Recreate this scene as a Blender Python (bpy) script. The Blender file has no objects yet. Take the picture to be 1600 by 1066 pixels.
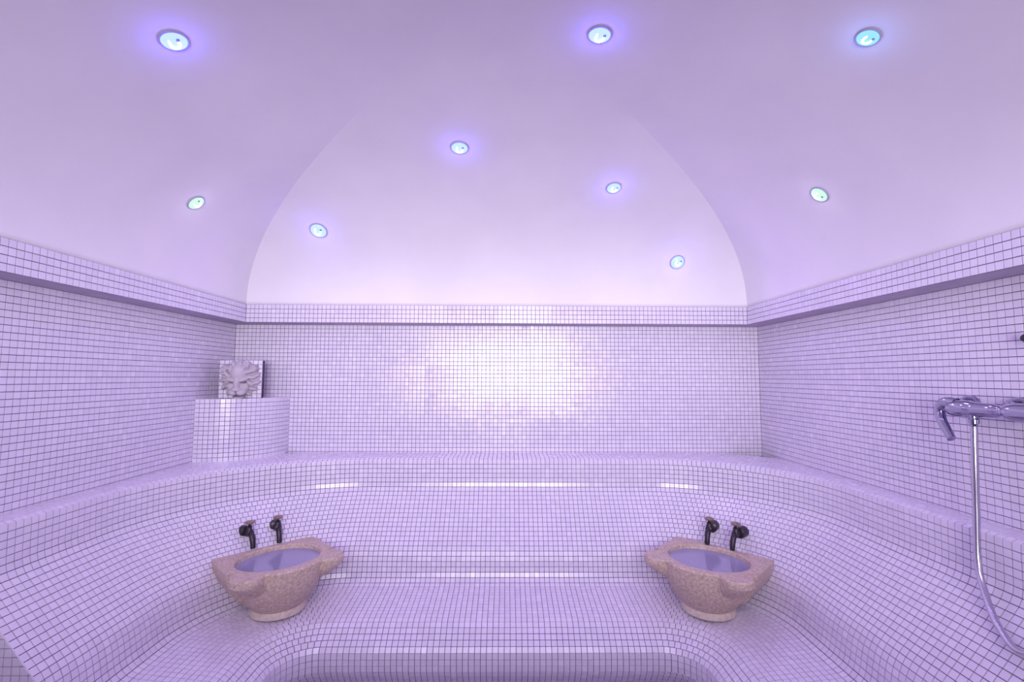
import bpy, bmesh, math, random
import numpy as np
from mathutils import Vector, Matrix, Euler

random.seed(7)
rng = np.random.default_rng(7)
S = bpy.context.scene
COL = S.collection

# ------------------------------------------------------------------ camera, world, lights, exposure
FPX, PITCH, YAW, ROLL = 741.0, 4.317, 0.565, 0.22


def cam_axes():
    p, y, r = (math.radians(a) for a in (PITCH, YAW, ROLL))
    f = Vector((math.sin(y) * math.cos(p), math.cos(y) * math.cos(p), math.sin(p)))
    rt = Vector((math.cos(y), -math.sin(y), 0))
    up = rt.cross(f)
    rt2 = rt * math.cos(r) + up * math.sin(r)
    return rt2, rt2.cross(f), f


EYE = 1.5
RT, UP, FW = cam_axes()
cd = bpy.data.cameras.new('camera')
cd.sensor_width = 36.0
cd.lens = FPX * 36.0 / 1600.0
cd.clip_start = 0.02
camera = bpy.data.objects.new('camera', cd)
COL.objects.link(camera)
camera.matrix_world = Matrix((
    (RT.x, UP.x, -FW.x, 0), (RT.y, UP.y, -FW.y, 0), (RT.z, UP.z, -FW.z, EYE), (0, 0, 0, 1)))
S.camera = camera

S.view_settings.view_transform = 'Standard'
S.view_settings.look = 'None'
S.view_settings.gamma = 1.0
S.view_settings.use_curve_mapping = False
S.view_settings.exposure = 0.04

world = bpy.data.worlds.new('world')
S.world = world
world.use_nodes = True
bgn = world.node_tree.nodes['Background']
bgn.inputs[0].default_value = (0.55, 0.36, 1.0, 1)
bgn.inputs[1].default_value = 0.15

LAMP_COLOR = (0.47, 0.30, 1.0)
LAMP_POWER = 4.0
ASSUMED_HATCH_POWER = 180.0
ASSUMED_STRIP_POWER = 9.0
# assumed unseen area light, shining in through an assumed hatch behind the camera
dl = bpy.data.lights.new('assumed_hatch_light', 'AREA')
dl.shape = 'RECTANGLE'
dl.size, dl.size_y = 2.2, 1.4
dl.energy = ASSUMED_HATCH_POWER
dl.color = (0.97, 0.94, 1.0)
dlo = bpy.data.objects.new('assumed_hatch_light', dl)
COL.objects.link(dlo)
dlo.location = (0.0, -2.2, 1.40)
dlo.rotation_euler = (math.radians(90), 0, 0)

# unseen strip light assumed for the bright tile rows, above and behind the camera
sl = bpy.data.lights.new('assumed_strip_light', 'AREA')
sl.shape = 'RECTANGLE'
sl.size, sl.size_y = 2.7, 0.2
sl.energy = ASSUMED_STRIP_POWER
sl.color = (0.86, 0.76, 1.0)
sl.spread = math.radians(100)
slo = bpy.data.objects.new('assumed_strip_light', sl)
COL.objects.link(slo)
slo.location = (-0.05, -0.05, 2.13)
slo.rotation_euler = (math.radians(62), 0, 0)

try:
    S.cycles.diffuse_bounces = 7
    S.cycles.max_bounces = 14
except Exception:
    pass

# ------------------------------------------------------------------ dimensions (metres)
WL, WR, WB, WF = -1.696, 1.581, 2.966, -0.181      # wall faces
T = 0.0252                                         # mosaic tile pitch
ZS, ZT = EYE + 0.320, EYE + 0.427                  # cornice soffit and top
PRJ = 0.130                                        # cornice projection
ZLEDGE = EYE - 0.469
CL, CR, CB = WL + PRJ, WR - PRJ, WB - PRJ          # cornice faces
DX, DA = (CL + CR) / 2, (CR - CL) / 2
DY = CB - DA
DH, DN = 0.70, 2.2


# ------------------------------------------------------------------ materials
def mat(name, base, rough=0.5, metal=0.0, spec=0.5, **kw):
    m = bpy.data.materials.new(name)
    m.use_nodes = True
    b = m.node_tree.nodes['Principled BSDF']
    b.inputs['Base Color'].default_value = (*base, 1)
    b.inputs['Roughness'].default_value = rough
    b.inputs['Metallic'].default_value = metal
    b.inputs['Specular IOR Level'].default_value = spec
    for k, v in kw.items():
        b.inputs[k].default_value = v
    return m


def nodes(m):
    return m.node_tree.nodes, m.node_tree.links, m.node_tree.nodes['Principled BSDF']


def tile_material():
    m = mat('glazed_white_mosaic', (0.8, 0.76, 0.86), 0.16, spec=0.55)
    n, l, b = nodes(m)
    geo = n.new('ShaderNodeNewGeometry')
    oi = n.new('ShaderNodeObjectInfo')
    add = n.new('ShaderNodeMath'); add.operation = 'ADD'
    fr = n.new('ShaderNodeMath'); fr.operation = 'FRACT'
    l.new(geo.outputs['Random Per Island'], add.inputs[0])
    l.new(oi.outputs['Random'], add.inputs[1])
    l.new(add.outputs[0], fr.inputs[0])
    r = n.new('ShaderNodeValToRGB')
    r.color_ramp.elements[0].color = (0.735, 0.67, 0.80, 1)
    r.color_ramp.elements[1].color = (0.785, 0.72, 0.84, 1)
    l.new(fr.outputs[0], r.inputs[0])
    l.new(r.outputs[0], b.inputs['Base Color'])
    mr = n.new('ShaderNodeMapRange')
    mr.inputs[3].default_value = 0.18
    mr.inputs[4].default_value = 0.28
    l.new(fr.outputs[0], mr.inputs[0])
    l.new(mr.outputs[0], b.inputs['Roughness'])
    return m


def noise_material(name, c1, c2, scale, rough, bump=0.0, detail=6.0, spec=0.4, **kw):
    m = mat(name, c1, rough, spec=spec, **kw)
    n, l, b = nodes(m)
    tc = n.new('ShaderNodeTexCoord')
    nz = n.new('ShaderNodeTexNoise')
    nz.inputs['Scale'].default_value = scale
    nz.inputs['Detail'].default_value = detail
    l.new(tc.outputs['Object'], nz.inputs['Vector'])
    r = n.new('ShaderNodeValToRGB')
    r.color_ramp.elements[0].position = 0.32
    r.color_ramp.elements[1].position = 0.68
    r.color_ramp.elements[0].color = (*c1, 1)
    r.color_ramp.elements[1].color = (*c2, 1)
    l.new(nz.outputs[0], r.inputs[0])
    l.new(r.outputs[0], b.inputs['Base Color'])
    if bump:
        bp = n.new('ShaderNodeBump')
        bp.inputs['Strength'].default_value = bump
        bp.inputs['Distance'].default_value = 0.004
        l.new(nz.outputs[0], bp.inputs['Height'])
        l.new(bp.outputs[0], b.inputs['Normal'])
    return m


def glow_material(name, color, strength, base=(0.10, 0.12, 0.16)):
    m = mat(name, base, 0.3)
    b = m.node_tree.nodes['Principled BSDF']
    b.inputs['Emission Color'].default_value = (*color, 1)
    b.inputs['Emission Strength'].default_value = strength
    return m


M_TILE = tile_material()
M_GROUT = noise_material('grey_cement_grout', (0.06, 0.045, 0.075), (0.11, 0.085, 0.13), 40, 0.85)
M_PLASTER = noise_material('smooth_white_plaster', (0.82, 0.78, 0.82), (0.87, 0.83, 0.86), 3.0, 0.8, bump=0.12, detail=9)
M_ABSORBER = noise_material('dark_bounce_absorber', (0.05, 0.035, 0.05), (0.09, 0.06, 0.08), 8, 0.5)  # made-up dark finish for the unseen front wall, cuts bounce light near the camera
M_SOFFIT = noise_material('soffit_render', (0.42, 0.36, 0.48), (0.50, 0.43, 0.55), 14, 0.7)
M_FLOOR = noise_material('pale_floor_mosaic', (0.50, 0.45, 0.53), (0.62, 0.56, 0.65), 30, 0.4)
M_STONE = noise_material('speckled_brown_marble', (0.42, 0.31, 0.25), (0.66, 0.52, 0.44), 90, 0.42, bump=0.25, detail=8)
M_STONE_FOOT = noise_material('pale_worn_marble', (0.56, 0.46, 0.40), (0.74, 0.62, 0.54), 60, 0.5, bump=0.25)
M_LION = noise_material('cast_white_stone', (0.50, 0.45, 0.50), (0.58, 0.52, 0.56), 25, 0.75, bump=0.15)
M_CHROME = mat('chrome', (0.40, 0.38, 0.52), 0.09, 1.0)
M_HOSE = mat('brushed_steel_hose', (0.60, 0.57, 0.68), 0.25, 1.0)
M_BRASS = mat('dark_bronze', (0.055, 0.045, 0.06), 0.35, 0.7)
M_KNOB = mat('worn_brass', (0.36, 0.27, 0.22), 0.35, 0.8)
M_RUBBER = mat('black_rubber', (0.02, 0.018, 0.03), 0.4)
M_BEZEL = mat('grey_lamp_bezel', (0.42, 0.40, 0.55), 0.5)
M_WATER = mat('cloudy_water', (0.62, 0.58, 0.80), 0.04, spec=0.6)
M_WATER.node_tree.nodes['Principled BSDF'].inputs['Transmission Weight'].default_value = 0.55
M_WATER.node_tree.nodes['Principled BSDF'].inputs['IOR'].default_value = 1.33


# ------------------------------------------------------------------ object helpers
def mesh_from(name, verts, faces, m, smooth=False):
    me = bpy.data.meshes.new(name)
    me.from_pydata([tuple(v) for v in verts], [], [tuple(f) for f in faces])
    me.materials.append(m)
    if smooth:
        me.shade_smooth()
    me.update()
    return me


def link(name, me, parent=None, loc=None, rot=None):
    o = bpy.data.objects.new(name, me)
    COL.objects.link(o)
    if parent is not None:
        o.parent = parent
    if loc is not None:
        o.location = loc
    if rot is not None:
        o.rotation_euler = rot
    return o


def tag(o, label=None, cat=None, group=None, kind=None):
    if label:
        o['label'] = label
    if cat:
        o['category'] = cat
    if group:
        o['group'] = group
    if kind:
        o['kind'] = kind
    return o


def empty(name, loc, rot=(0, 0, 0)):
    o = bpy.data.objects.new(name, None)
    o.empty_display_size = 0.05
    COL.objects.link(o)
    o.location = loc
    o.rotation_euler = rot
    return o


def copy_tree(o, parent=None):
    c = o.copy()
    COL.objects.link(c)
    if parent is not None:
        c.parent = parent
    for ch in list(o.children):
        copy_tree(ch, c)
    return c


def box_mesh(name, lo, hi, m, bevel=0.0):
    bm = bmesh.new()
    bmesh.ops.create_cube(bm, size=1.0)
    for v in bm.verts:
        v.co = Vector([(lo[i] + hi[i]) / 2 + v.co[i] * (hi[i] - lo[i]) for i in range(3)])
    if bevel:
        bmesh.ops.bevel(bm, geom=bm.edges[:], offset=bevel, segments=2, affect='EDGES')
    me = bpy.data.meshes.new(name)
    bm.to_mesh(me)
    bm.free()
    me.materials.append(m)
    return me


def join_boxes(name, boxes, m):
    V, Fc = [], []
    for lo, hi in boxes:
        k = len(V)
        for z in (lo[2], hi[2]):
            V += [(lo[0], lo[1], z), (hi[0], lo[1], z), (hi[0], hi[1], z), (lo[0], hi[1], z)]
        Fc += [(k + 3, k + 2, k + 1, k), (k + 4, k + 5, k + 6, k + 7)]
        for i in range(4):
            j = (i + 1) % 4
            Fc.append((k + i, k + j, k + 4 + j, k + 4 + i))
    return mesh_from(name, V, Fc, m)


def lathe(name, prof, m, seg=32, axis='Z', smooth=True):
    """prof: (radius, height) pairs, closed at both ends on the axis when radius is 0."""
    V, Fc = [], []
    for r, h in prof:
        for i in range(seg):
            a = 2 * math.pi * i / seg
            p = (r * math.cos(a), r * math.sin(a), h)
            if axis == 'Y':
                p = (p[0], p[2], -p[1])
            elif axis == 'X':
                p = (p[2], p[1], -p[0])
            V.append(p)
    for k in range(len(prof) - 1):
        for i in range(seg):
            j = (i + 1) % seg
            Fc.append((k * seg + i, k * seg + j, (k + 1) * seg + j, (k + 1) * seg + i))
    Fc.append(tuple(range(seg - 1, -1, -1)))
    Fc.append(tuple((len(prof) - 1) * seg + i for i in range(seg)))
    me = mesh_from(name, V, Fc, m, False)
    if smooth:
        me.shade_smooth()
        me.set_sharp_from_angle(angle=math.radians(40))
    return me


def smooth_path(pts, n=8):
    P = [Vector(p) for p in pts]
    P = [P[0] * 2 - P[1]] + P + [P[-1] * 2 - P[-2]]
    out = []
    for i in range(1, len(P) - 2):
        for k in range(n):
            t = k / n
            a, b, c, d = P[i - 1], P[i], P[i + 1], P[i + 2]
            out.append(0.5 * ((2 * b) + (c - a) * t + (2 * a - 5 * b + 4 * c - d) * t * t + (3 * b - 3 * c + d - a) * t ** 3))
    out.append(P[-2])
    return out


def tube(name, pts, rad, m, seg=14, flat=1.0):
    """A round (or flattened) tube along pts; rad is a number or a list per point."""
    P = [Vector(p) for p in pts]
    R = rad if isinstance(rad, (list, tuple)) else [rad] * len(P)
    V, Fc = [], []
    ref = None
    for i, p in enumerate(P):
        d = (P[min(i + 1, len(P) - 1)] - P[max(i - 1, 0)]).normalized()
        if ref is None:
            ref = Vector((0, 0, 1)) if abs(d.z) < 0.9 else Vector((0, 1, 0))
        u = (ref - d * ref.dot(d)).normalized()
        w = d.cross(u)
        ref = u
        for k in range(seg):
            a = 2 * math.pi * k / seg
            V.append(p + u * math.cos(a) * R[i] + w * math.sin(a) * R[i] * flat)
    for i in range(len(P) - 1):
        for k in range(seg):
            j = (k + 1) % seg
            Fc.append((i * seg + k, i * seg + j, (i + 1) * seg + j, (i + 1) * seg + k))
    Fc.append(tuple(range(seg - 1, -1, -1)))
    Fc.append(tuple((len(P) - 1) * seg + k for k in range(seg)))
    me = mesh_from(name, V, Fc, m)
    me.shade_smooth()
    me.set_sharp_from_angle(angle=math.radians(50))
    return me


# ------------------------------------------------------------------ mosaic tiles
GAP, CH = 0.0011, 0.0005
TF = np.array([[0, 1, 5, 4], [1, 2, 6, 5], [2, 3, 7, 6], [3, 0, 4, 7],
               [4, 5, 9, 8], [5, 6, 10, 9], [6, 7, 11, 10], [7, 4, 8, 11], [8, 9, 10, 11]])


def tile_blocks(Q, N, tilt=0.008, sheet=None):
    """Q (n,4,3) corners on the finished face (counter-clockwise seen from the room), N (n,3) normals.
    Returns (n,12,3) vertices: foot ring, shoulder ring and face ring of each bevelled tile."""
    n = len(Q)
    c = Q.mean(1, keepdims=True)
    e1 = Q[:, 1] - Q[:, 0]
    e2 = Q[:, 3] - Q[:, 0]
    l1 = np.maximum(np.linalg.norm(e1, axis=1), np.linalg.norm(Q[:, 2] - Q[:, 3], axis=1))[:, None, None] + 1e-6
    l2 = np.maximum(np.linalg.norm(e2, axis=1), np.linalg.norm(Q[:, 2] - Q[:, 1], axis=1))[:, None, None] + 1e-6
    d = Q - c
    half = np.minimum(l1, l2) / 2

    def ring(inset):
        return c + d * np.clip(1 - inset / half, 0.2, 1)
    nn = N[:, None, :]
    sg = np.array([[-1, -1], [1, -1], [1, 1], [-1, 1]], float)
    tl = rng.normal(0, tilt * T / 2, (n, 2))
    if sheet is not None:
        tl = tl + sheet
    h = np.clip((tl[:, None, :] * sg[None]).sum(-1), -0.0009, 0.0009)[:, :, None]
    lift = rng.normal(0, 0.00018, (n, 1, 1))
    foot = ring(GAP) - nn * 0.0045
    sh = ring(GAP) + nn * (h + lift - CH)
    top = ring(GAP + CH) + nn * (h + lift)
    return np.concatenate([foot, sh, top], 1)


def mesh_blocks(name, B):
    me = bpy.data.meshes.new(name)
    n = len(B)
    V = B.reshape(-1, 3)
    Fi = (TF[None] + (np.arange(n) * 12)[:, None, None]).reshape(-1)
    me.vertices.add(len(V))
    me.vertices.foreach_set('co', V.astype(np.float32).ravel())
    me.loops.add(len(Fi))
    me.loops.foreach_set('vertex_index', Fi.astype(np.int32))
    k = len(Fi) // 4
    me.polygons.add(k)
    me.polygons.foreach_set('loop_start', np.arange(0, len(Fi), 4, dtype=np.int32))
    me.materials.append(M_TILE)
    me.update(calc_edges=True)
    me.validate()
    me.shade_flat()
    return me


axR, axU, axF = (np.array(a) for a in (RT, UP, FW))


def screen_area(Q, N):
    c = Q.mean(1) - np.array([0, 0, EYE])
    facing = -(c * N).sum(1) / np.linalg.norm(c, axis=1)
    P = Q - np.array([0, 0, EYE])
    z = np.maximum((P * axF).sum(-1), 1e-3)
    x = 800 + FPX * (P * axR).sum(-1) / z
    y = 533 - FPX * (P * axU).sum(-1) / z
    cx, cy = x.mean(1), y.mean(1)
    a = 0.5 * np.abs((x[:, 2] - x[:, 0]) * (y[:, 3] - y[:, 1]) - (x[:, 3] - x[:, 1]) * (y[:, 2] - y[:, 0]))
    ok = (facing > 0.05) & ((c * axF).sum(1) > 0.1) & (cx > 4) & (cx < 1596) & (cy > 4) & (cy < 1062)
    return np.where(ok, a, 0.0)


def lay_tiles(parent, Q, N, singles=300, sheet=None, hidden=None, tilt=0.008):
    """Every tile is real geometry; the largest in the picture are parts of their own."""
    Q, N = np.asarray(Q, float), np.asarray(N, float)
    B = tile_blocks(Q, N, tilt, sheet)
    A = screen_area(Q, N)
    if hidden is not None:
        A = np.where(hidden(Q.mean(1)), 0.0, A)
    order = np.argsort(-A)
    pick = [i for i in order[:singles] if A[i] > 20]
    rest = np.ones(len(Q), bool)
    rest[pick] = False
    base = np.array(parent.location)
    if rest.any():
        o = link('mosaic_tiles', mesh_blocks('mosaic_tiles', B[rest] - base), parent)
        o['kind'] = 'stuff'
    for i in pick:
        c = Q[i].mean(0)
        o = link('tile', mesh_blocks('tile', B[i:i + 1] - c), parent, loc=tuple(c - base))


def flat_grid(origin, eu, ev, nu, nv, pu, pv, n):
    """A grid of tile corners on a flat face: origin + i*pu*eu + j*pv*ev, with one slight tilt per 13-tile sheet."""
    o, eu, ev = (np.array(a, float) for a in (origin, eu, ev))
    I, J = np.meshgrid(np.arange(nu), np.arange(nv), indexing='ij')
    I, J = I.ravel(), J.ravel()

    def P(i, j):
        return o + (i * pu)[:, None] * eu + (j * pv)[:, None] * ev
    Q = np.stack([P(I, J), P(I + 1, J), P(I + 1, J + 1), P(I, J + 1)], 1)
    N = np.repeat(np.array([n], float), len(Q), 0)
    tab = rng.normal(0, 0.010 * T / 2, (nu // 13 + 2, nv // 13 + 2, 2))
    return Q, N, tab[(I + 5) // 13, (J + 3) // 13]


# ------------------------------------------------------------------ room shell
THK = 0.12
GR = 0.0028                                        # grout lies this far behind the tile faces


def structure(name, me):
    return tag(link(name, me), kind='structure')


floor = structure('floor', box_mesh('floor', (WL - THK, WF - 2.4, -0.1), (WR + THK, WB + THK, 0.0), M_FLOOR))
wall_left = structure('wall_left', box_mesh('wall_left', (WL - THK, WF - THK, 0), (WL - GR, WB + THK, ZT), M_GROUT))
wall_right = structure('wall_right', box_mesh('wall_right', (WR + GR, WF - THK, 0), (WR + THK, WB + THK, ZT), M_GROUT))
wall_back = structure('wall_back', box_mesh('wall_back', (WL - GR, WB + GR, 0), (WR + GR, WB + THK, ZT), M_GROUT))
DW = 1.05  # half width; unseen hatch is assumed, its width and sill shape the light
wall_front = structure('wall_front', join_boxes('wall_front', [
    ((WL - GR, WF - THK, 0), (-DW, WF, ZT)), ((DW, WF - THK, 0), (WR + GR, WF, ZT)),
    ((-DW, WF - THK, ZT - 0.01), (DW, WF, ZT)), ((-DW, WF - THK, 0), (DW, WF, 1.17))], M_ABSORBER))

# tile fields of the three tiled walls (down past the bench ledge; to the floor where no bench covers the wall)
BENCH_L0, BENCH_R0 = 1.468, 0.78                     # where the bench starts along the left and right walls
PED_R = 0.355                                       # radius of the corner pedestal


def wall_rows(low):
    return int(math.ceil((ZS - low) / T))


nv = wall_rows(ZLEDGE)
ncol = int(round((WR - WL) / T))
Q, N, sh = flat_grid((WL, WB, ZS), (1, 0, 0), (0, 0, -1), ncol, nv, (WR - WL) / ncol, T, (0, -1, 0))
Q = Q[:, ::-1]
lay_tiles(wall_back, Q, N, 300, sh,
          hidden=lambda c: (np.hypot(c[:, 0] - WL, c[:, 1] - WB) < PED_R + 0.05) & (c[:, 2] < EYE + 0.1))
for wall, X, nx, y0 in ((wall_left, WL, 1, BENCH_L0), (wall_right, WR, -1, BENCH_R0)):
    n0 = int(round((WB - WF) / T))
    Q, N, sh = flat_grid((X, WB, ZS), (0, -1, 0), (0, 0, -1), n0, wall_rows(0.0), (WB - WF) / n0, T, (nx, 0, 0))
    c = Q.mean(1)
    keep = (c[:, 2] > ZLEDGE - T * 0.8) | (c[:, 1] < y0)
    if nx > 0:
        Q = Q[:, ::-1]
    lay_tiles(wall, Q[keep], N[keep], 300, sh[keep])

# tiled cornice band running round under the vault
TB = (ZT - ZS) / 4


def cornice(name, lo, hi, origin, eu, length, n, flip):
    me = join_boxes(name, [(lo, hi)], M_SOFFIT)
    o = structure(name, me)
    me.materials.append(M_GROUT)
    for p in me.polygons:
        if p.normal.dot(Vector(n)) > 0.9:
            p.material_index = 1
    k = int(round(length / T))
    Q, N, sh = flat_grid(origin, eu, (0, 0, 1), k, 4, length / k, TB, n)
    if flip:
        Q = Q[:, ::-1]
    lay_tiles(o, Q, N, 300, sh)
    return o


cornice('trim_1', (WL - GR, WF, ZS), (CL - GR, WB + GR, ZT), (CL, CB, ZS), (0, -1, 0), CB - WF, (1, 0, 0), True)
cornice('trim_2', (CL - GR, CB + GR, ZS), (CR + GR, WB + GR, ZT), (CL, CB, ZS), (1, 0, 0), CR - CL, (0, -1, 0), False)
cornice('trim_3', (CR + GR, WF, ZS), (WR + GR, WB + GR, ZT), (CR, CB, ZS), (0, -1, 0), CB - WF, (-1, 0, 0), False)


# vaulted plaster ceiling: a cloister vault whose creases fade towards the crown
def vault_z(x, y):
    m = min(1.0, max(abs(x - DX), abs(y - DY)) / DA)
    return ZT + DH * (1 - m ** DN) ** (1 / DN)


def vault_normal(x, y):
    e = 0.004
    g = Vector(((vault_z(x + e, y) - vault_z(x - e, y)) / (2 * e), (vault_z(x, y + e) - vault_z(x, y - e)) / (2 * e), -1))
    return g.normalized()


def build_vault():
    n = 150
    t = [math.sin(math.pi / 2 * (-1 + 2 * i / n)) for i in range(n + 1)]
    t[0], t[-1] = -1.0, 1.0
    V = [(DX + DA * a, DY + DA * b, vault_z(DX + DA * a, DY + DA * b)) for b in t for a in t]
    Fc = []
    w = n + 1
    for j in range(n):
        for i in range(n):
            a, b, c, d = j * w + i, j * w + i + 1, (j + 1) * w + i + 1, (j + 1) * w + i
            if (i < n / 2) == (j < n / 2):
                Fc += [(a, c, b), (a, d, c)]
            else:
                Fc += [(a, d, b), (b, d, c)]
    me = mesh_from('ceiling', V, Fc, M_PLASTER)
    me.shade_smooth()
    me.set_sharp_from_angle(angle=math.radians(12))
    o = structure('ceiling', me)
    s = o.modifiers.new('shell', 'SOLIDIFY')
    s.thickness = 0.05
    s.offset = -1.0
    return o


ceiling = build_vault()

# ------------------------------------------------------------------ tiled bench
LIPL, LIPR, LIPB = -1.585, 1.470, 2.752              # vertical plane of the ledge lip along the three walls
RAD_L, RAD_R, RAD_F = 0.85, 0.68, 0.16
OF = 0.655


def round_profile(pts, rad):
    out = [Vector((*pts[0], 0))]
    for i in range(1, len(pts) - 1):
        a, b, c = (Vector((*pts[k], 0)) for k in (i - 1, i, i + 1))
        r = rad[i]
        u, v = (a - b).normalized(), (c - b).normalized()
        ang = u.angle(v)
        d = min(r / math.tan(ang / 2), (a - b).length * 0.49, (c - b).length * 0.49)
        p, q = b + u * d, b + v * d
        for k in range(9):
            s = k / 8
            out.append(p * (1 - s) ** 2 + b * 2 * s * (1 - s) + q * s * s)
    out.append(Vector((*pts[-1], 0)))
    return out


def resample(P, step):
    L = [0.0]
    for i in range(1, len(P)):
        L.append(L[-1] + (P[i] - P[i - 1]).length)
    n = int(round(L[-1] / step))
    res, k = [], 0
    for i in range(n + 1):
        s = L[-1] * i / n
        while k < len(P) - 2 and L[k + 1] < s:
            k += 1
        f = (s - L[k]) / max(L[k + 1] - L[k], 1e-9)
        q = P[k].lerp(P[k + 1], min(max(f, 0), 1))
        res.append((q.x, q.y))
    return res


ctrl = [(-0.004, -0.474), (0.0, -0.630), (0.224, -0.905), (0.250, -1.047), (0.56, -1.078), (0.655, -1.160),
        (0.655, -1.245), (0.56, -1.375), (0.50, -1.50)]
crad = [0, 0.10, 0.18, 0.065, 0.10, 0.05, 0.08, 0.10, 0]
down = resample(round_profile(ctrl, crad), T)
PROFILE = [(-0.022 - T * k, -0.467) for k in range(13, -1, -1)] + [(-0.022, -0.467)][:0] + down
# ledge rows, the rounded lip row, then backrest, seat, front and heel recess


def radius_at(o, side):
    r0 = RAD_L if side < 0 else RAD_R
    return max(0.10, r0 + (RAD_F - r0) * (o / OF))


XM = (LIPL + LIPR) / 2


def plan_nodes(o):
    """Geometry of the U-shaped line at inward offset o."""
    xl, xr, yb = LIPL + o, LIPR - o, LIPB - o
    return xl, xr, yb, radius_at(o, -1), radius_at(o, 1)


def plan_point(o, seg, f):
    """seg 0 left straight, 1 left arc, 2 back, 3 right arc, 4 right straight; f is metres (straights) or 0..1 (arcs).
    Returns the point and the tangent."""
    xl, xr, yb, rl, rr = plan_nodes(o)
    if seg == 0:
        return (xl, f), (0, 1)
    if seg == 4:
        return (xr, f), (0, -1)
    if seg == 2:
        return (f, yb), (1, 0)
    if seg == 1:
        a = math.pi - f * math.pi / 2
        return (xl + rl + rl * math.cos(a), yb - rl + rl * math.sin(a)), (math.sin(a), -math.cos(a))
    a = math.pi / 2 - f * math.pi / 2
    return (xr - rr + rr * math.cos(a), yb - rr + rr * math.sin(a)), (math.sin(a), -math.cos(a))


def row_stations(o):
    """Column boundaries of one row: whole tiles on the straights, closest whole number round the bends."""
    xl, xr, yb, rl, rr = plan_nodes(o)
    st = []
    k0 = int((yb - rl - BENCH_L0) / T)
    st += [(0, BENCH_L0 + T * k) for k in range(k0)]
    yl = BENCH_L0 + T * k0                            # last boundary on the left straight
    left_rest = (yb - rl) - yl
    kb0 = math.ceil((xl + rl - XM) / T)
    kb1 = math.floor((xr - rr - XM) / T)
    if kb1 < kb0:
        kb0 = kb1 = int(round((xl + rl + xr - rr - 2 * XM) / 2 / T))
    xb0, xb1 = XM + kb0 * T, XM + kb1 * T

    def bend(seg, pre, post, r):
        L = pre + r * math.pi / 2 + post
        n = max(1, int(round(L / T)))
        for k in range(n):
            s = L * k / n
            if s < pre:
                yield ('pre', s)
            elif s < pre + r * math.pi / 2:
                yield (seg, (s - pre) / (r * math.pi / 2))
            else:
                yield ('post', s - pre - r * math.pi / 2)
    for q in bend(1, left_rest, xb0 - (xl + rl), rl):
        st.append((0, yl + q[1]) if q[0] == 'pre' else (2, xl + rl + q[1]) if q[0] == 'post' else q)
    st += [(2, XM + k * T) for k in range(kb0, kb1)]
    k1 = int((yb - rr - BENCH_R0) / T)
    yr = BENCH_R0 + T * k1
    for q in bend(3, (xr - rr) - xb1, (yb - rr) - yr, rr):
        st.append((2, xb1 + q[1]) if q[0] == 'pre' else (4, yb - rr - q[1]) if q[0] == 'post' else q)
    st += [(4, yr - T * k) for k in range(k1 + 1)]
    return st


def clampxy(p, g=0.0):
    return (min(max(p[0], WL - g), WR + g), min(p[1], WB + g))


def bench_tiles():
    Qs, Ns = [], []
    for i in range(len(PROFILE) - 1):
        (o0, z0), (o1, z1) = PROFILE[i], PROFILE[i + 1]
        om = (o0 + o1) / 2
        so, sz = o1 - o0, z1 - z0
        ln = math.hypot(so, sz)
        st = row_stations(om)
        for a, b in zip(st[:-1], st[1:]):
            pts = []
            for s, o, z in ((a, o0, z0), (a, o1, z1), (b, o1, z1), (b, o0, z0)):
                # stations are laid out on the mid line; carried to both edges of the row
                seg, f = s
                if seg in (0, 4):
                    xl, xr, yb, rl, rr = plan_nodes(o)
                p, _ = plan_point(o, seg, f)
                pts.append((*clampxy(p), EYE + z))
            q = np.array(pts)
            e1, e2 = q[1] - q[0], q[3] - q[0]
            if np.linalg.norm(np.cross(q[2] - q[0], q[3] - q[1])) < 0.5 * T * T:
                continue
            n = np.cross(q[2] - q[0], q[3] - q[1])
            n /= np.linalg.norm(n)
            Qs.append(q)
            Ns.append(n)
    return np.array(Qs), np.array(Ns)


def bench_body(back=0.004):
    """The cement body under the tiles: one strip surface following the same rows, closed at both ends."""
    dense = []
    for seg in range(5):
        if seg in (0, 4):
            dense.append([(seg, k / 10) for k in range(11)])
        elif seg == 2:
            dense.append([(seg, k / 10) for k in range(11)])
        else:
            dense.append([(seg, k / 48) for k in range(49)])
    cols = [c for d in dense for c in d]
    V, rows = [], []
    prof = []
    for i, (o, z) in enumerate(PROFILE):
        a, b = PROFILE[max(i - 1, 0)], PROFILE[min(i + 1, len(PROFILE) - 1)]
        dx, dz = b[0] - a[0], b[1] - a[1]
        l = math.hypot(dx, dz)
        prof.append((o + dz / l * back, z - dx / l * back))
    for o, z in prof:
        xl, xr, yb, rl, rr = plan_nodes(o)
        r = []
        for seg, f in cols:
            if seg == 0:
                f = BENCH_L0 + 0.004 + (yb - rl - BENCH_L0 - 0.004) * f
            elif seg == 4:
                f = yb - rr + (BENCH_R0 + 0.004 - yb + rr) * f
            elif seg == 2:
                f = xl + rl + (xr - rr - xl - rl) * f
            p, _ = plan_point(o, seg, f)
            r.append(len(V))
            V.append((*clampxy(p, 0.0), max(EYE + z, 0.001)))
        rows.append(r)
    Fc = []
    for a, b in zip(rows[:-1], rows[1:]):
        for k in range(len(cols) - 1):
            Fc.append((a[k], b[k], b[k + 1], a[k + 1]))
    # end faces: the profile closed down the wall to the floor
    for k, X in ((0, WL), (len(cols) - 1, WR)):
        ring = [r[k] for r in rows]
        y = V[ring[0]][1]
        extra = [len(V), len(V) + 1]
        V.extend([(X, y, 0.001), (X, y, EYE - 0.467)])
        f = ring + extra
        Fc.append(tuple(f if k == 0 else f[::-1]))
    me = mesh_from('body', V, Fc, M_GROUT)
    me.validate()
    return me


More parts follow.
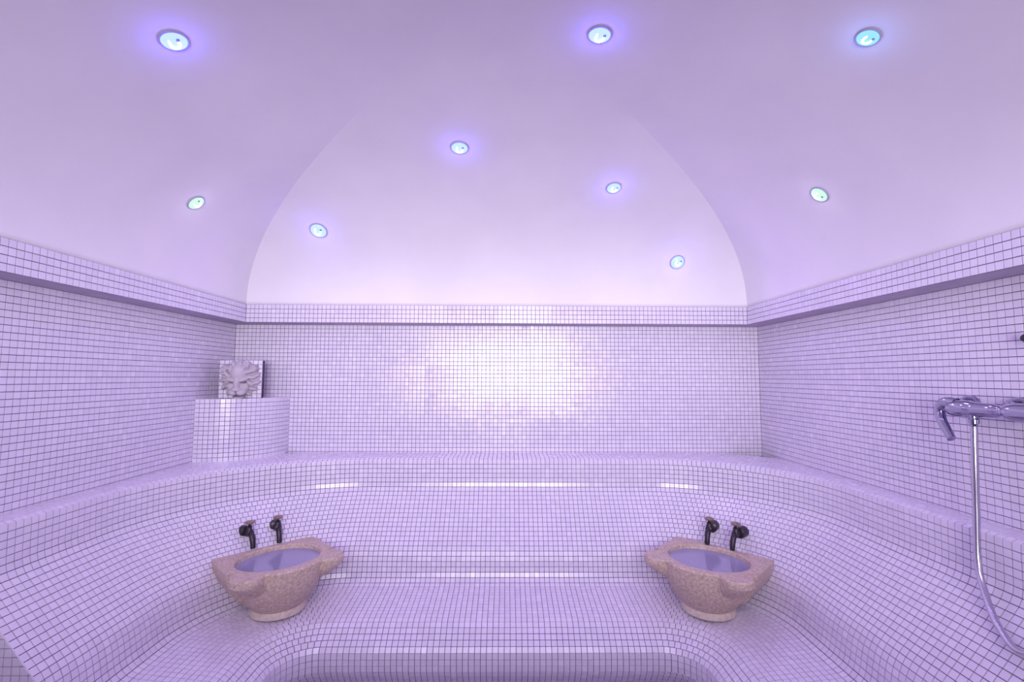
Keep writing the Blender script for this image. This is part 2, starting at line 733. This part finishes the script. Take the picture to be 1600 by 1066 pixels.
bench = empty('tiled_bench', (0, 2.0, 0))
tag(bench, 'long curved lounger bench clad in small white mosaic tiles around three walls', 'bench')
bo = link('body', bench_body(), bench, loc=(0, -2.0, 0))

BASIN_AT = [(-1.038, 2.256), (0.925, 2.250)]
Q, N = bench_tiles()
lay_tiles(bench, Q, N, 300)


def end_face_tiles(X, y, sign):
    """Flat mosaic on the bench's cut end, clipped to the profile."""
    Qs = []
    down_pts = [(o, z) for o, z in PROFILE if o > -0.03]
    for j in range(60):
        z1 = ZLEDGE - 0.004 - j * T
        z0 = z1 - T
        if z0 < 0:
            break
        def width(z):
            lim = 0.0
            for (oa, za), (ob, zb) in zip(down_pts[:-1], down_pts[1:]):
                if min(za, zb) <= z - EYE <= max(za, zb) and abs(za - zb) > 1e-6:
                    lim = max(lim, oa + (ob - oa) * (z - EYE - za) / (zb - za))
            return abs((LIPL if sign > 0 else LIPR) - X) + lim - 0.001
        w1, w0 = width(z1), width(z0)
        k = 0
        while k * T < max(w0, w1) - 0.003:
            a, b = k * T, (k + 1) * T
            xs = [min(a, w1), min(a, w0), min(b, w0), min(b, w1)]
            q = [(X + sign * x, y, z) for x, z in zip(xs, (z1, z0, z0, z1))]
            if sign < 0:
                q = q[::-1]
            if (xs[3] - xs[0]) + (xs[2] - xs[1]) > 0.003:
                Qs.append(q)
            k += 1
    Q = np.array(Qs)
    return Q, np.repeat([[0, -1.0, 0]], len(Q), 0)


QL, NL = end_face_tiles(WL, BENCH_L0 - 0.0005, 1)
QR, NR = end_face_tiles(WR, BENCH_R0 - 0.0005, -1)
lay_tiles(bench, np.concatenate([QL, QR]), np.concatenate([NL, NR]), 0)

# ------------------------------------------------------------------ corner pedestal with the lion plaque
PED_H = (EYE - 0.128) - ZLEDGE
ped = empty('corner_pedestal', (WL, WB, ZLEDGE))
tag(ped, 'rounded white mosaic pedestal in the back corner carrying the lion head', 'pedestal')


def quarter(name, r, z0, z1, m, seg=28):
    V, Fc = [(0.004, -0.004, z0), (0.004, -0.004, z1)], []
    for i in range(seg + 1):
        a = -math.pi / 2 + math.pi / 2 * i / seg
        x, y = r * math.cos(a), r * math.sin(a)
        x, y = max(x, 0.004), min(y, -0.004)
        V += [(x, y, z0), (x, y, z1)]
    for i in range(seg):
        a, b = 2 + 2 * i, 4 + 2 * i
        Fc += [(a, b, b + 1, a + 1), (1, a + 1, b + 1), (0, b, a)]
    Fc += [(0, 2, 3, 1), (0, 1, 3 + 2 * seg, 2 + 2 * seg)]
    return mesh_from(name, V, Fc, m)


link('body', quarter('body', PED_R - 0.004, 0.002, PED_H - 0.004, M_GROUT), ped)
na = int(round(PED_R * math.pi / 2 / T))
nz = int(round(PED_H / T))
Qs, Ns = [], []
for i in range(na):
    a0, a1 = (-math.pi / 2 + math.pi / 2 * k / na for k in (i, i + 1))
    am = (a0 + a1) / 2
    for j in range(nz):
        z0, z1 = ZLEDGE + PED_H * j / nz, ZLEDGE + PED_H * (j + 1) / nz
        P = [(WL + PED_R * math.cos(a), WB + PED_R * math.sin(a)) for a in (a0, a1)]
        Qs.append([(*P[0], z0), (*P[1], z0), (*P[1], z1), (*P[0], z1)])
        Ns.append((math.cos(am), math.sin(am), 0))
lay_tiles(ped, Qs, Ns, 300)
Qs = []
for i in range(14):
    for j in range(14):
        x0, x1, y0, y1 = WL + i * T, WL + (i + 1) * T, WB - (j + 1) * T, WB - j * T
        if math.hypot(x1 - WL, WB - y0) < PED_R - 0.004:
            Qs.append([(x0, y0, ZLEDGE + PED_H), (x1, y0, ZLEDGE + PED_H), (x1, y1, ZLEDGE + PED_H), (x0, y1, ZLEDGE + PED_H)])
lay_tiles(ped, Qs, np.repeat([[0, 0, 1.0]], len(Qs), 0), 0)

PL_W, PL_H, PL_D = 0.222, 0.216, 0.05
plaque = empty('lion_head_plaque', (-1.528, 2.745, ZLEDGE + PED_H + 0.001), (0, 0, math.radians(14)))
tag(plaque, 'carved white stone lion head on a square tiled plaque atop the corner pedestal', 'sculpture')
link('backing_block', box_mesh('backing_block', (-PL_W / 2, 0.003, 0), (PL_W / 2, PL_D, PL_H), M_GROUT, 0.002), plaque)
Qs = []
for i in range(9):
    for j in range(9):
        a, b = -PL_W / 2 + PL_W * i / 9, -PL_W / 2 + PL_W * (i + 1) / 9
        c, d = PL_H * j / 9, PL_H * (j + 1) / 9
        Qs.append([(a, 0, c), (b, 0, c), (b, 0, d), (a, 0, d)])
B = tile_blocks(np.array(Qs), np.repeat([[0, -1.0, 0]], 81, 0))
o = link('mosaic_tiles', mesh_blocks('mosaic_tiles', B), plaque)
o['kind'] = 'stuff'


def lion_height(u, v):
    def bump(cx, cy, rx, ry, h0, h1, rot=0.0):
        x, y = u - cx, v - cy
        if rot:
            x, y = x * math.cos(rot) + y * math.sin(rot), -x * math.sin(rot) + y * math.cos(rot)
        q = 1 - (x / rx) ** 2 - (y / ry) ** 2
        return h0 + h1 * math.sqrt(q) if q > 0 else -1.0

    def cut(cx, cy, rx, ry, d):
        q = 1 - ((u - cx) / rx) ** 2 - ((v - cy) / ry) ** 2
        return d * q if q > 0 else 0.0
    h = bump(0, 0, 0.86, 0.92, 0.0, 0.34)
    for k in range(15):                              # outer locks of the mane
        a = 2 * math.pi * (k + 0.5) / 15
        h = max(h, bump(0.70 * math.cos(a), 0.76 * math.sin(a), 0.26, 0.115, 0.10, 0.30, a + 0.35))
    for k in range(12):                              # inner locks
        a = 2 * math.pi * k / 12 + 0.15
        h = max(h, bump(0.52 * math.cos(a), 0.08 + 0.54 * math.sin(a), 0.25, 0.10, 0.32, 0.26, a - 0.4))
    for s in (-1, 1):
        h = max(h, bump(s * 0.66, 0.56, 0.17, 0.19, 0.25, 0.30))          # ears
        h = max(h, bump(s * 0.25, 0.06, 0.26, 0.12, 0.56, 0.32, s * 0.30))  # brows
        h = max(h, bump(s * 0.26, -0.30, 0.24, 0.28, 0.40, 0.26))         # cheeks
        h = max(h, bump(s * 0.17, -0.56, 0.24, 0.19, 0.58, 0.34))         # muzzle lobes
    h = max(h, bump(0, 0.36, 0.38, 0.44, 0.34, 0.44))                     # forehead
    h = max(h, bump(0, -0.14, 0.17, 0.42, 0.55, 0.36))                    # bridge of the nose
    h = max(h, bump(0, -0.40, 0.22, 0.12, 0.72, 0.32))                    # nose tip
    h = max(h, bump(0, -0.88, 0.26, 0.13, 0.50, 0.28))                    # chin
    if h < 0:
        return -1.0
    for s in (-1, 1):
        h -= cut(s * 0.29, -0.08, 0.14, 0.06, 0.32)                       # eyes
        h -= cut(s * 0.66, 0.58, 0.08, 0.09, 0.16)
    h -= cut(0, -0.755, 0.36, 0.05, 0.40)                                # mouth
    h -= cut(0, -0.60, 0.035, 0.14, 0.2)
    return max(h, 0.02)


def lion_mesh():
    n, R, D = 96, 0.113, 0.11
    idx, V, Fc = {}, [], []
    H = {}
    for j in range(n + 1):
        for i in range(n + 1):
            u, v = -1 + 2 * i / n, -1 + 2 * j / n
            h = lion_height(u, v)
            if h > 0:
                idx[i, j] = len(V)
                V.append((u * R, -h * D, v * R))
                H[i, j] = h
    def get(i, j):
        if (i, j) not in idx:
            idx[i, j] = len(V)
            V.append(((-1 + 2 * i / n) * R, 0.0, (-1 + 2 * j / n) * R))
        return idx[i, j]
    for j in range(n):
        for i in range(n):
            c = [(i, j), (i + 1, j), (i + 1, j + 1), (i, j + 1)]
            if sum(q in H for q in c) >= 2:
                Fc.append([get(*q) for q in c])
    me = mesh_from('lion_head', V, Fc, M_LION)
    me.shade_smooth()
    return me


lh = link('lion_head', lion_mesh(), plaque, loc=(0.0, -0.001, PL_H / 2 + 0.0), rot=(math.radians(8), 0, 0))

# ------------------------------------------------------------------ stone basins
BZ0, BZ1 = 0.0, 0.230                                # height of foot and rim above the seat


def ray_circle(th, cx, cy, r):
    dx, dy = math.cos(th), math.sin(th)
    b = dx * cx + dy * cy
    c = cx * cx + cy * cy - r * r
    d = b * b - c
    return b + math.sqrt(d) if d > 0 and b + math.sqrt(d) > 0 else 0.0


def ray_box(th, x0, x1, y0, y1):
    dx, dy = math.cos(th), math.sin(th)
    t = 9.0
    if dx > 1e-9:
        t = min(t, x1 / dx)
    elif dx < -1e-9:
        t = min(t, x0 / dx)
    if dy > 1e-9:
        t = min(t, y1 / dy)
    elif dy < -1e-9:
        t = min(t, y0 / dy)
    return t


def basin_outline(th, v):
    """Radius of the basin's outline in direction th at height fraction v (0 above the foot, 1 rim). +y is the front."""
    k = 1 - (1 - v) ** 2.1
    belly = 0.112 + 0.092 * k
    r = ray_circle(th, 0, 0, belly)
    w = 0.100 + (0.238 - 0.100) * k
    yb = 0.100 + (0.200 - 0.100) * k
    r = max(r, ray_box(th, -w, w, -yb, 0.05 * k))
    if v > 0.52:
        e = math.sqrt(min(1, (v - 0.52) / 0.36))
        for s in (-1, 1):
            r = max(r, ray_circle(th, s * (0.115 + 0.064 * e), 0.080 + 0.044 * e, 0.012 + 0.058 * e))
    return r


def basin_meshes():
    seg = 128
    corner = [math.atan2(-0.2, 0.236), math.atan2(-0.2, -0.236)]
    th = sorted([2 * math.pi * i / seg - math.pi for i in range(seg)])
    for c in corner:
        k = min(range(seg), key=lambda i: abs(th[i] - c))
        th[k] = c
    V, Fc = [], []

    def ring(fn):
        s = len(V)
        for t in th:
            r, z = fn(t)
            V.append((r * math.cos(t), r * math.sin(t), z))
        return s
    zf = 0.030
    rings = []
    nl = 16
    rings.append(ring(lambda t: (0.108, zf - 0.004)))
    for k in range(nl + 1):
        v = k / nl
        rings.append(ring(lambda t: (basin_outline(t, v), zf + (BZ1 - 0.006 - zf) * v)))
    rings.append(ring(lambda t: (basin_outline(t, 1) - 0.006, BZ1)))

    def oval(t, a, b, cy=-0.012):
        # oval measured from the basin's axis
        dx, dy = math.cos(t) / a, math.sin(t) / b
        q = dx * dx + dy * dy
        c = cy / b
        bb = dy * c
        return (bb + math.sqrt(bb * bb - q * (c * c - 1))) / q
    rings.append(ring(lambda t: (oval(t, 0.192, 0.167), BZ1)))
    rings.append(ring(lambda t: (oval(t, 0.186, 0.161), BZ1 - 0.005)))
    for k in range(1, 9):
        a = k / 8 * math.pi / 2
        f = math.cos(a) * 0.94 + 0.06
        rings.append(ring(lambda t: (oval(t, 0.186, 0.161) * f, BZ1 - 0.005 - 0.125 * math.sin(a))))
    for a, b in zip(rings[:-1], rings[1:]):
        for i in range(seg):
            j = (i + 1) % seg
            Fc.append((a + i, a + j, b + j, b + i))
    Fc.append(tuple(rings[-1] + i for i in range(seg)))
    Fc.append(tuple(rings[0] + i for i in range(seg))[::-1])
    me = mesh_from('bowl', V, Fc, M_STONE)
    me.shade_smooth()
    me.set_sharp_from_angle(angle=math.radians(38))
    foot = lathe('foot_ring', [(0.0, 0.0), (0.114, 0.0), (0.121, 0.005), (0.122, 0.018), (0.116, 0.028), (0.108, 0.035), (0.0, 0.035)], M_STONE_FOOT, 48)
    V2 = []
    zw = BZ1 - 0.020
    F2 = []
    for z in (zw - 0.012, zw):
        for t in th:
            a = math.asin(min(1, (BZ1 - 0.005 - z) / 0.125))
            f = math.cos(a) * 0.94 + 0.06
            r = oval(t, 0.186, 0.161) * f - 0.0008
            V2.append((r * math.cos(t), r * math.sin(t), z))
    for i in range(seg):
        j = (i + 1) % seg
        F2.append((i, j, seg + j, seg + i))
    F2.append(tuple(range(seg - 1, -1, -1)))
    F2.append(tuple(seg + i for i in range(seg)))
    water = mesh_from('basin_water', V2, F2, M_WATER)
    return me, foot, water


bowl_me, foot_me, water_me = basin_meshes()
SEATZ = EYE - 1.060
basin_spec = [
    (BASIN_AT[0], math.radians(-135), 'brown marble basin in the corner beneath the lion head pedestal',
     'cloudy bluish water in the basin below the lion head'),
    (BASIN_AT[1], math.radians(135), 'brown marble basin in the corner nearer the chrome shower mixer',
     'cloudy bluish water in the basin nearer the shower')]
for (x, y), rz, lab, wlab in basin_spec:
    b = empty('stone_basin', (x, y, SEATZ), (0, 0, rz))
    tag(b, lab, 'basin', 'carved stone basins on the bench')
    b.scale = (0.97, 0.97, 1.0)
    link('bowl', bowl_me, b)
    link('foot_ring', foot_me, b)['label'] = 'paler worn foot ring'
    w = link('basin_water', water_me, None, (x, y, SEATZ), (0, 0, rz))
    w.scale = (0.97, 0.97, 1.0)
    tag(w, wlab, 'water')

# ------------------------------------------------------------------ taps above the basins


def make_tap():
    t = empty('basin_tap', (0, 0, 0))
    # local +y points out of the wall, z up
    link('flange', lathe('flange', [(0.0, -0.03), (0.021, -0.03), (0.021, 0.0), (0.020, 0.006), (0.013, 0.010), (0.0, 0.011)], M_BRASS, 28, 'Y'), t)
    body = tube('valve_body', smooth_path([(0, 0.0, 0), (0, 0.02, 0), (0, 0.034, 0), (0, 0.044, 0.0)], 4), [0.0105] * 9 + [0.012] * 3 + [0.008], M_BRASS)
    link('valve_body', body, t)
    link('stem', lathe('stem', [(0, -0.010), (0.0115, -0.010), (0.0115, 0.010), (0.0085, 0.014), (0.0085, 0.024), (0.005, 0.027), (0.005, 0.036), (0, 0.036)], M_BRASS, 20), t, (0, 0.030, 0))
    link('round_handle', lathe('round_handle', [(0, 0.033), (0.013, 0.033), (0.0175, 0.036), (0.0175, 0.040), (0.012, 0.0435), (0.005, 0.0455), (0, 0.0455)], M_KNOB, 24), t, (0, 0.030, 0))['label'] = 'worn brass round handle'
    p = smooth_path([(0, 0.034, 0.0), (0, 0.046, -0.006), (0, 0.054, -0.020), (0, 0.059, -0.038), (0, 0.060, -0.050)], 5)
    link('spout', tube('spout', p, [0.0105 - 0.0015 * i / len(p) for i in range(len(p))], M_BRASS), t)
    return t


tap_proto = make_tap()
tap_spec = [
    ((-1.282, 2.405, EYE - 0.762), -125, 'dark bronze tap above the lion side basin, nearer the long left wall'),
    ((-1.180, 2.499, EYE - 0.762), -140, 'dark bronze tap above the lion side basin, nearer the back wall'),
    ((1.05, 2.48, EYE - 0.762), 140, 'dark bronze tap above the shower side basin, nearer the back wall'),
    ((1.15, 2.39, EYE - 0.762), 128, 'dark bronze tap above the shower side basin, nearer the shower wall')]
for i, (loc, deg, lab) in enumerate(tap_spec):
    t = tap_proto if i == 0 else copy_tree(tap_proto)
    t.location = loc
    t.scale = (1.3, 1.3, 1.3)
    t.rotation_euler = (0, 0, math.radians(deg))
    tag(t, lab, 'tap', 'bronze basin taps')

# ------------------------------------------------------------------ shower mixer with hose
MZ = EYE - 0.098
mixer = empty('shower_mixer', (WR, 1.42, MZ))
tag(mixer, 'chrome wall shower mixer with lever and hanging steel hose on the tiled wall', 'shower mixer')
BX = -0.108                                          # body axis, off the wall


def mloc(x, y, z):
    return (x, y, z)


prof = [(0.0, 0.155), (0.018, 0.155), (0.024, 0.148), (0.027, 0.130), (0.0285, 0.115), (0.0285, 0.085), (0.026, 0.078), (0.024, 0.060),
        (0.0225, 0.030), (0.0215, 0.010), (0.019, -0.002), (0.017, -0.010), (0.017, -0.020), (0.021, -0.028), (0.0255, -0.040),
        (0.0275, -0.060), (0.0275, -0.120), (0.024, -0.150), (0.015, -0.165), (0.0, -0.165)]
link('body', lathe('body', prof[::-1], M_CHROME, 36, 'Y'), mixer, (BX, 0, 0))
for yy, yb in ((0.190, 0.125), (0.035, -0.035)):
    link('wall_flange', lathe('wall_flange', [(0, 0.001), (0.037, 0.001), (0.037, 0.008), (0.034, 0.020), (0.025, 0.032), (0.0, 0.036)], M_CHROME, 32, 'X'), mixer, (0, yy, 0.004), (0, 0, math.pi))
    link('connector', tube('connector', smooth_path([(-0.02, yy, 0.002), (-0.055, yy - 0.01, 0.001), (-0.075, yb + 0.01, 0), (BX, yb, 0)], 5), 0.019, M_CHROME, 20), mixer)
lv = smooth_path([(BX, 0.130, 0.014), (BX, 0.160, 0.018), (BX, 0.184, 0.010), (BX, 0.193, -0.012), (BX - 0.006, 0.180, -0.045), (BX - 0.016, 0.150, -0.078), (BX - 0.022, 0.132, -0.098)], 6)
link('lever', tube('lever', lv, [0.020 - 0.0075 * i / (len(lv) - 1) for i in range(len(lv))], M_CHROME, 18, 0.85), mixer)
hx = BX - 0.008
link('hose_nut', lathe('hose_nut', [(0, -0.045), (0.008, -0.045), (0.009, -0.034), (0.0135, -0.030), (0.0135, -0.018), (0.010, -0.014), (0.010, 0.0), (0, 0.0)], M_CHROME, 24), mixer, (hx, 0.068, -0.012))
world_h = [(1.463, 1.487, -0.150), (1.458, 1.487, -0.27), (1.452, 1.487, -0.411), (1.436, 1.476, -0.560), (1.415, 1.438, -0.637),
           (1.385, 1.375, -0.697), (1.345, 1.275, -0.713), (1.335, 1.15, -0.62), (1.38, 1.08, -0.40), (1.46, 1.06, -0.10), (1.50, 1.06, 0.08)]
hp = smooth_path([(x - WR, y - 1.42, z + EYE - MZ) for x, y, z in world_h], 10)
link('hose', tube('hose', hp, 0.0092, M_HOSE, 14), mixer)
hs = [(1.50, 1.06, 0.08), (1.50, 1.07, 0.16), (1.49, 1.09, 0.22), (1.46, 1.12, 0.27)]
link('hand_shower', tube('hand_shower', smooth_path([(x - WR, y - 1.42, z + EYE - MZ) for x, y, z in hs], 6), [0.011] * 10 + [0.012] * 4 + [0.016, 0.022, 0.028, 0.032, 0.034], M_CHROME, 20), mixer)

hook = empty('wall_hook', (WR, 1.392, EYE + 0.121))
tag(hook, 'dark round wall peg on the tiles above the shower mixer', 'wall peg')
link('rosette', lathe('rosette', [(0, 0.0), (0.014, 0.0), (0.014, 0.004), (0.006, 0.009), (0, 0.009)], M_RUBBER, 24, 'X'), hook, (0, 0, 0), (0, 0, math.pi))
link('peg', lathe('peg', [(0, 0.006), (0.007, 0.006), (0.007, 0.020), (0.0135, 0.026), (0.0145, 0.036), (0.010, 0.044), (0, 0.046)], M_RUBBER, 24, 'X'), hook, (0, 0, 0), (0, 0, math.pi))

# ------------------------------------------------------------------ lamps set into the vault


def dome_cap(name, r, h, m, z0=0.0, seg=32, rings=7):
    prof = [(r * math.cos(math.pi / 2 * k / rings), z0 + h * math.sin(math.pi / 2 * k / rings)) for k in range(rings)] + [(0.0, z0 + h)]
    return lathe(name, [(0.0, z0 - 0.002), (r, z0 - 0.002)] + prof, m, seg)


GLOW = {
    'blue': ((0.52, 0.74, 1.0), 1.0, (0.12, 0.08, 1.0)),
    'cyan': ((0.28, 0.72, 1.0), 1.0, (0.14, 0.34, 1.0)),
    'green': ((0.62, 1.0, 0.72), 0.9, (0.55, 0.60, 0.85)),
}
GM = {k: glow_material('frosted_lens_' + k, v[0], v[1]) for k, v in GLOW.items()}
TUBE_M = glow_material('lit_lamp_tube', (0.93, 1.0, 1.0), 2.2)
M_SOCKET = mat('grey_lamp_socket', (0.25, 0.32, 0.42), 0.5)


def lamp(x, y, r, colour, label, visible=True):
    z = vault_z(x, y)
    nrm = vault_normal(x, y)
    e = empty('ceiling_lamp', (x, y, z))
    # local +z looks into the room; local y lies as near as can be along the room's length
    yv = Vector((0.25, -1, 0.2))
    yv = (yv - nrm * yv.dot(nrm)).normalized()
    xv = yv.cross(nrm)
    e.matrix_world = Matrix(((xv.x, yv.x, nrm.x, x), (xv.y, yv.y, nrm.y, y), (xv.z, yv.z, nrm.z, z), (0, 0, 0, 1)))
    tag(e, label, 'ceiling lamp', 'lamps set into the vaulted ceiling')
    link('bezel', lathe('bezel', [(r * 0.93, -0.03), (r * 1.10, -0.03), (r * 1.10, 0.003), (r * 1.06, 0.006), (r * 0.96, 0.006), (r * 0.93, 0.003)], M_BEZEL, 36), e)
    link('lens', dome_cap('lens', r * 0.95, r * 0.30, GM[colour], 0.003), e)
    s = r / 0.045
    p = smooth_path([(-0.014 * s, 0.018 * s, 0.010 * s), (-0.014 * s, -0.002 * s, 0.0185 * s), (-0.007 * s, -0.017 * s, 0.0175 * s), (0.007 * s, -0.017 * s, 0.0175 * s),
                     (0.015 * s, -0.004 * s, 0.0185 * s), (0.015 * s, 0.008 * s, 0.0165 * s)], 5)
    link('lamp_tube', tube('lamp_tube', p, 0.0048 * s, TUBE_M, 12), e)
    link('socket', lathe('socket', [(0, 0), (0.006 * s, 0), (0.006 * s, 0.006 * s), (0, 0.006 * s)], M_SOCKET, 14), e, (0.015 * s, 0.016 * s, 0.011 * s))
    ld = bpy.data.lights.new('lamp_light', 'SPOT')
    ld.energy = LAMP_POWER
    ld.color = LAMP_COLOR
    ld.spot_size = math.radians(165)
    ld.spot_blend = 0.9
    ld.shadow_soft_size = 0.04
    lo = link('lamp_light', ld, e, (0, 0, 0.045), (math.pi, 0, 0))
    # glow spilling from the lens onto the plaster round it
    gd = bpy.data.lights.new('lens_glow', 'POINT')
    gd.energy = {'blue': 0.33, 'cyan': 0.12, 'green': 0.05}[colour]
    gd.color = GLOW[colour][2]
    gd.shadow_soft_size = 0.012
    link('lens_glow', gd, e, (0, 0, 0.045))
    return e


lamp(-1.001, 1.356, 0.037, 'blue', 'large blue white lamp high on the vault above the left wall, nearest on that side')
lamp(0.296, 1.461, 0.037, 'blue', 'large round blue white lamp near the crown of the vault')
lamp(1.007, 1.250, 0.029, 'cyan', 'large cyan haloed lamp high on the vault above the shower wall')
lamp(-0.223, 2.103, 0.039, 'blue', 'blue haloed lamp upper middle of the end vault above the back wall')
lamp(0.541, 2.357, 0.036, 'blue', 'small blue haloed lamp on the end vault, right of its middle')
lamp(-1.066, 2.628, 0.045, 'blue', 'oval tilted blue lamp low on the end vault above the lion corner')
lamp(1.005, 2.759, 0.040, 'blue', 'pale blue lamp lowest on the end vault, above the shower side basin')
lamp(-1.406, 2.097, 0.036, 'green', 'pale green lamp low on the vault above the left wall')
lamp(1.303, 1.917, 0.036, 'green', 'pale green lamp low on the vault above the shower wall')
